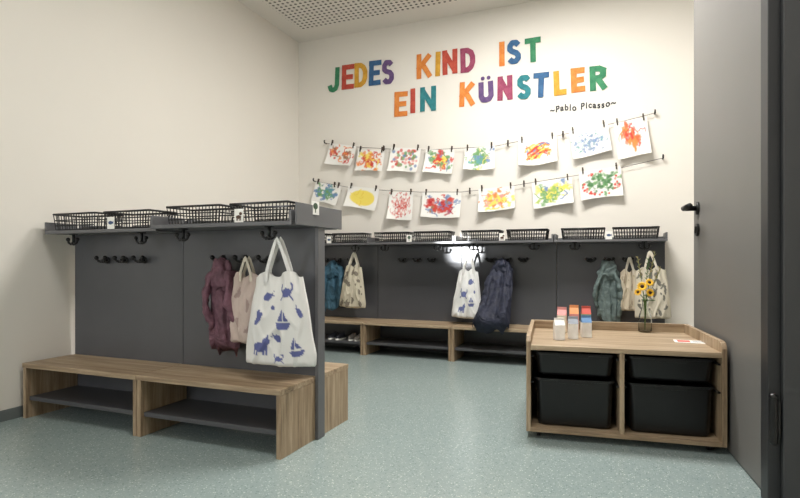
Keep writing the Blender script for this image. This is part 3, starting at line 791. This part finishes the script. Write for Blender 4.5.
def bin_(cx, z0, h, w=0.386, d=0.56):
    e = thing('storage_bin', 'black plastic pull-out bin, %s' % ('shallow, in the upper cart slot' if h < 0.15 else 'deep, in the lower cart slot'), 'storage bin',
              cc+ux*cx+uy*(-hd+0.036+d/2)+Vector((0,0,z0)), rc, 'black bins in the cart')
    m = MB(); rings = [rrect(w-0.07, d-0.07, 0.02, 0.0), rrect(w-0.040, d-0.04, 0.030, 0.005), rrect(w-0.030, d-0.03, 0.030, 0.020), rrect(w-0.014, d-0.016, 0.030, h-0.012),
                       rrect(w-0.014, d-0.016, 0.030, h-0.004), rrect(w-0.020, d-0.022, 0.028, h-0.004), rrect(w-0.045, d-0.05, 0.024, 0.012)]
    m.rings(rings); link('bin_body', m.mesh('bin_body', True), M_bin, e)
    r = MB(); r.rings([rrect(w-0.012, d-0.015, 0.028, h-0.012), rrect(w, d, 0.026, h-0.010), rrect(w, d, 0.026, h), rrect(w-0.018, d-0.020, 0.026, h), rrect(w-0.012, d-0.015, 0.028, h-0.012)], cap=False)
    link('bin_rim', r.mesh('bin_rim'), M_bin, e)
    g = MB(); g.box(-0.07, 0.07, -d/2-0.004, -d/2+0.002, h-0.022, h-0.002); link('bin_grip', g.mesh('bin_grip'), M_bin, e, bevel=0.002)
sc_ = (hw-t+t/2)/2
for s in (-1, 1):
    bin_(s*sc_, 0.0585, 0.244); bin_(s*sc_, 0.316, 0.118)
    for zz in (0.288, 0.420):
        for q in (-1, 1):
            a, b = sorted((q*0.209, q*0.1965)); m = MB(); m.box(s*sc_+a, s*sc_+b, -hd+0.02, hd-0.1, zz-0.008, zz+0.0)
            link('bin_rail', m.mesh('bin_rail'), M_black, cart)

ZT = 0.4745
def cart_pt(u, v, z=ZT):
    d = (H0-z)*F/(v-HZ); a = (u-400)/F
    return Vector((d*(-SN+CS*a), d*(CS+SN*a), z))
def carton(u, v, w, h, rz, body, roof, label):
    p = cart_pt(u, v); e = thing('carton_house', label, 'milk carton craft', p, rz, 'painted carton houses')
    bx('carton_body', (-w/2, w/2, -w/2, w/2, 0, h*0.68), body, e, 0.002)
    m = MB(); m.prism([(-w/2,h*0.68),(w/2,h*0.68),(0.003,h*0.90),(-0.003,h*0.90)], 'x', -w/2, w/2); link('carton_roof', m.mesh('carton_roof'), roof, e)
    bx('roof_ridge', (-w/2, w/2, -0.0025, 0.0025, h*0.90, h), roof, e, 0)
CB = {k: flat_mat('carton_'+k, v, 0.6, 0.10, 30) for k, v in {'white':(240,238,234),'pink':(222,150,146),'orange':(224,150,96),'green':(120,168,122),'blue':(98,138,182),'red':(200,88,76),'slate':(150,156,166),'cream':(234,226,208)}.items()}
carton(559, 339.5, 0.052, 0.118, 0.30, CB['white'], CB['white'], 'white folded milk carton standing on the cart')
carton(573, 338.5, 0.052, 0.122, 0.15, CB['white'], CB['slate'], 'white milk carton house with grey roof')
carton(586, 337, 0.052, 0.122, 0.25, CB['white'], CB['blue'], 'white milk carton house with blue roof')
carton(562, 332, 0.052, 0.150, 0.0, CB['cream'], CB['pink'], 'cream milk carton house with pink roof')
carton(574, 331.5, 0.052, 0.160, 0.1, CB['pink'], CB['orange'], 'pink milk carton house with orange roof')
carton(586, 330.5, 0.052, 0.150, 0.2, CB['green'], CB['red'], 'green milk carton house with red roof')

# glass vase and flowers
def glass():
    m, nt, b = new_mat('clear_glass'); b.inputs['Base Color'].default_value = (0.97,0.99,0.98,1); b.inputs['Roughness'].default_value = 0.03
    b.inputs['Transmission Weight'].default_value = 1.0; b.inputs['IOR'].default_value = 1.12
    n = noise_tex(nt, tex_coords(nt), 30, 2); bump(nt, b, n, 0.02, 0.001)
    return m
pv = cart_pt(645, 332)
vase = thing('glass_bottle_vase', 'clear glass bottle vase with flowers on the cart', 'vase', pv)
m = MB(); m.lathe([(0.034,0),(0.037,0.004),(0.038,0.06),(0.034,0.10),(0.018,0.14),(0.0155,0.18),(0.019,0.188),(0.0165,0.188),(0.013,0.18),(0.0155,0.14),(0.032,0.10),(0.036,0.06),(0.035,0.008),(0.003,0.008)])
link('bottle', m.mesh('bottle', True), glass(), vase)
M_stem = flat_mat('green_stem', (84,112,56), 0.6); M_leaf = flat_mat('green_leaf', (76,108,60), 0.6)
M_petal = flat_mat('yellow_petal', (240,190,40), 0.6, 0.1, 60); M_disc = flat_mat('dark_flower_disc', (70,44,22), 0.9, 0.2, 200, 0.3)
M_grass = flat_mat('dry_grass', (150,140,96), 0.8)
def flower(top, r, face, label):
    e = thing('sunflower', label, 'flower', pv+Vector((0,0,0.012)), group='flowers in the vase')
    top = Vector(top); m = MB(); m.tube([(0,0,0),(top.x*0.05,top.y*.05,0.12),(top.x*0.2,top.y*.2,0.19),tuple(top*1.0)], 0.0024, 8)
    link('stem', m.mesh('stem', True), M_stem, e)
    q = Vector(face).to_track_quat('Z', 'Y').to_euler()
    h = MB(); h.lathe([(r*.1,-0.008),(r*.30,-0.006),(r*.34,0.002),(r*.26,0.008),(r*.02,0.009)], n=20); link('flower_disc', h.mesh('flower_disc', True), M_disc, e, top, q)
    p = MB()
    for k in range(18):
        a = 2*math.pi*k/18; z0 = 0.001*(k % 2)
        c, s = math.cos(a), math.sin(a); o = len(p.v); wv = r*0.14
        pts = [(r*.28,-wv*.5,z0),(r*.65,-wv,z0+0.006),(r,0,z0+0.002),(r*.65,wv,z0+0.006),(r*.28,wv*.5,z0)]
        p.v += [(x*c-y*s, x*s+y*c, z) for x, y, z in pts]+[(x*c-y*s, x*s+y*c, z-0.0012) for x, y, z in pts]
        p.f += [tuple(o+i for i in range(5)), tuple(o+5+i for i in range(5))[::-1]]+[(o+i, o+(i+1) % 5, o+5+(i+1) % 5, o+5+i) for i in range(5)]
    link('petals', p.mesh('petals'), M_petal, e, top, q)
    l = MB(); l.ball((top.x*.5+0.02, top.y*.5, top.z*.8), (0.024,0.010,0.004)); link('leaf', l.mesh('leaf', True), M_leaf, e)
flower((-0.016,-0.022,0.262), 0.032, (-0.1,-1,0.35), 'yellow sunflower with dark centre in the glass vase')
flower((0.026,-0.012,0.225), 0.028, (0.4,-1,0.3), 'smaller yellow sunflower leaning over the vase rim')
flower((0.024,-0.004,0.285), 0.026, (0.2,-1,0.5), 'small yellow flower at the top of the bunch')
flower((-0.038,-0.006,0.226), 0.024, (-0.5,-1,0.3), 'small yellow flower hanging beside the vase neck')
for k, (dx, hz, r0) in enumerate(((0.055,0.46,0.006),(0.02,0.42,0.005),(-0.040,0.43,0.005),(0.085,0.37,0.005))):
    e = thing('grass_sprig', 'dry feathery grass sprig standing in the glass vase', 'grass sprig', pv+Vector((0,0,0.012)), group='grasses in the vase')
    m = MB(); m.tube([(0,0.004,0),(dx*.1,0.004,0.17),(dx*.5,0.008,hz*.7),(dx,0.01,hz)], 0.0016, 6); link('stalk', m.mesh('stalk', True), M_stem, e)
    m = MB()
    for j in range(9):
        z = hz*(0.72+0.035*j); x = dx*(.52+.055*j); s = 1 if j % 2 else -1
        m.tube([(x,0.009,z),(x+s*0.012,0.006,z+0.014)], [0.003,0.001], 6)
    m.tube([(dx*.55,0.009,hz*.75),(dx,0.01,hz*1.03)], [0.003,0.0012], 6)
    link('seed_head', m.mesh('seed_head', True), M_grass if k != 1 else M_leaf, e)
pl = cart_pt(690, 342)
lf = thing('leaflet', 'white folded leaflet with red print lying on the cart', 'leaflet', pl, rc-0.1)
bx('paper_sheet', (-0.075, 0.075, -0.05, 0.05, 0.0005, 0.0025), M_white, lf, 0)
m = MB(); m.box(-0.06, 0.0, -0.03, 0.035, 0.0026, 0.003); link('printed_patch', m.mesh('printed_patch'), CB['red'], lf)
m = MB()
for k in range(5): m.box(0.012, 0.062, 0.03-0.014*k, 0.034-0.014*k, 0.0026, 0.003)
link('text_lines', m.mesh('text_lines'), CB['slate'], lf)

# ------------------------------------------------------------------ lights
def area(name, loc, sx, sy, power, col, rot=(0,0,0)):
    l = bpy.data.lights.new(name, 'AREA'); l.shape = 'RECTANGLE'; l.size = sx; l.size_y = sy; l.energy = power; l.color = col
    o = bpy.data.objects.new(name, l); COL.objects.link(o); o.location = loc; o.rotation_euler = rot; return o
area('ceiling_light', (-0.5, 3.45, 3.26), 1.0, 0.6, 104, (1.0,0.98,0.945))
area('ceiling_light', (-0.6, 1.2, 3.26), 1.0, 0.6, 40, (1.0,0.985,0.955))
area('daylight', (-2.7, -1.72, 1.45), 0.8, 1.3, 38, (0.95,0.98,1.0), (math.radians(-90), 0, math.radians(180)))
# added unseen spot beam imitating a window's glare on the dark back panel
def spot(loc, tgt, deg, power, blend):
    sp = bpy.data.lights.new('glare_spot', 'SPOT'); sp.energy = power; sp.spot_size = math.radians(deg); sp.spot_blend = blend; sp.shadow_soft_size = 0.03; sp.color = (0.97,0.99,1.0)
    so = bpy.data.objects.new('glare_spot', sp); COL.objects.link(so); so.location = loc
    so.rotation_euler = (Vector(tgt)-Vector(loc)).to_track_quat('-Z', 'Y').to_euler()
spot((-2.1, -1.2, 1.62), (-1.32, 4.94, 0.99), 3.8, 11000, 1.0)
w = bpy.data.worlds.new('World'); scene.world = w; w.use_nodes = True
w.node_tree.nodes['Background'].inputs[0].default_value = (0.9,0.95,1,1); w.node_tree.nodes['Background'].inputs[1].default_value = 1.0

# ------------------------------------------------------------------ camera
cam = bpy.data.cameras.new('Camera'); co = bpy.data.objects.new('Camera', cam); COL.objects.link(co)
cam.sensor_width = 36; cam.lens = F/800*36; cam.shift_y = 0.015; cam.clip_start = 0.05
co.location = (0, 0, H0); co.rotation_euler = (math.radians(90), 0, TH)
scene.camera = co
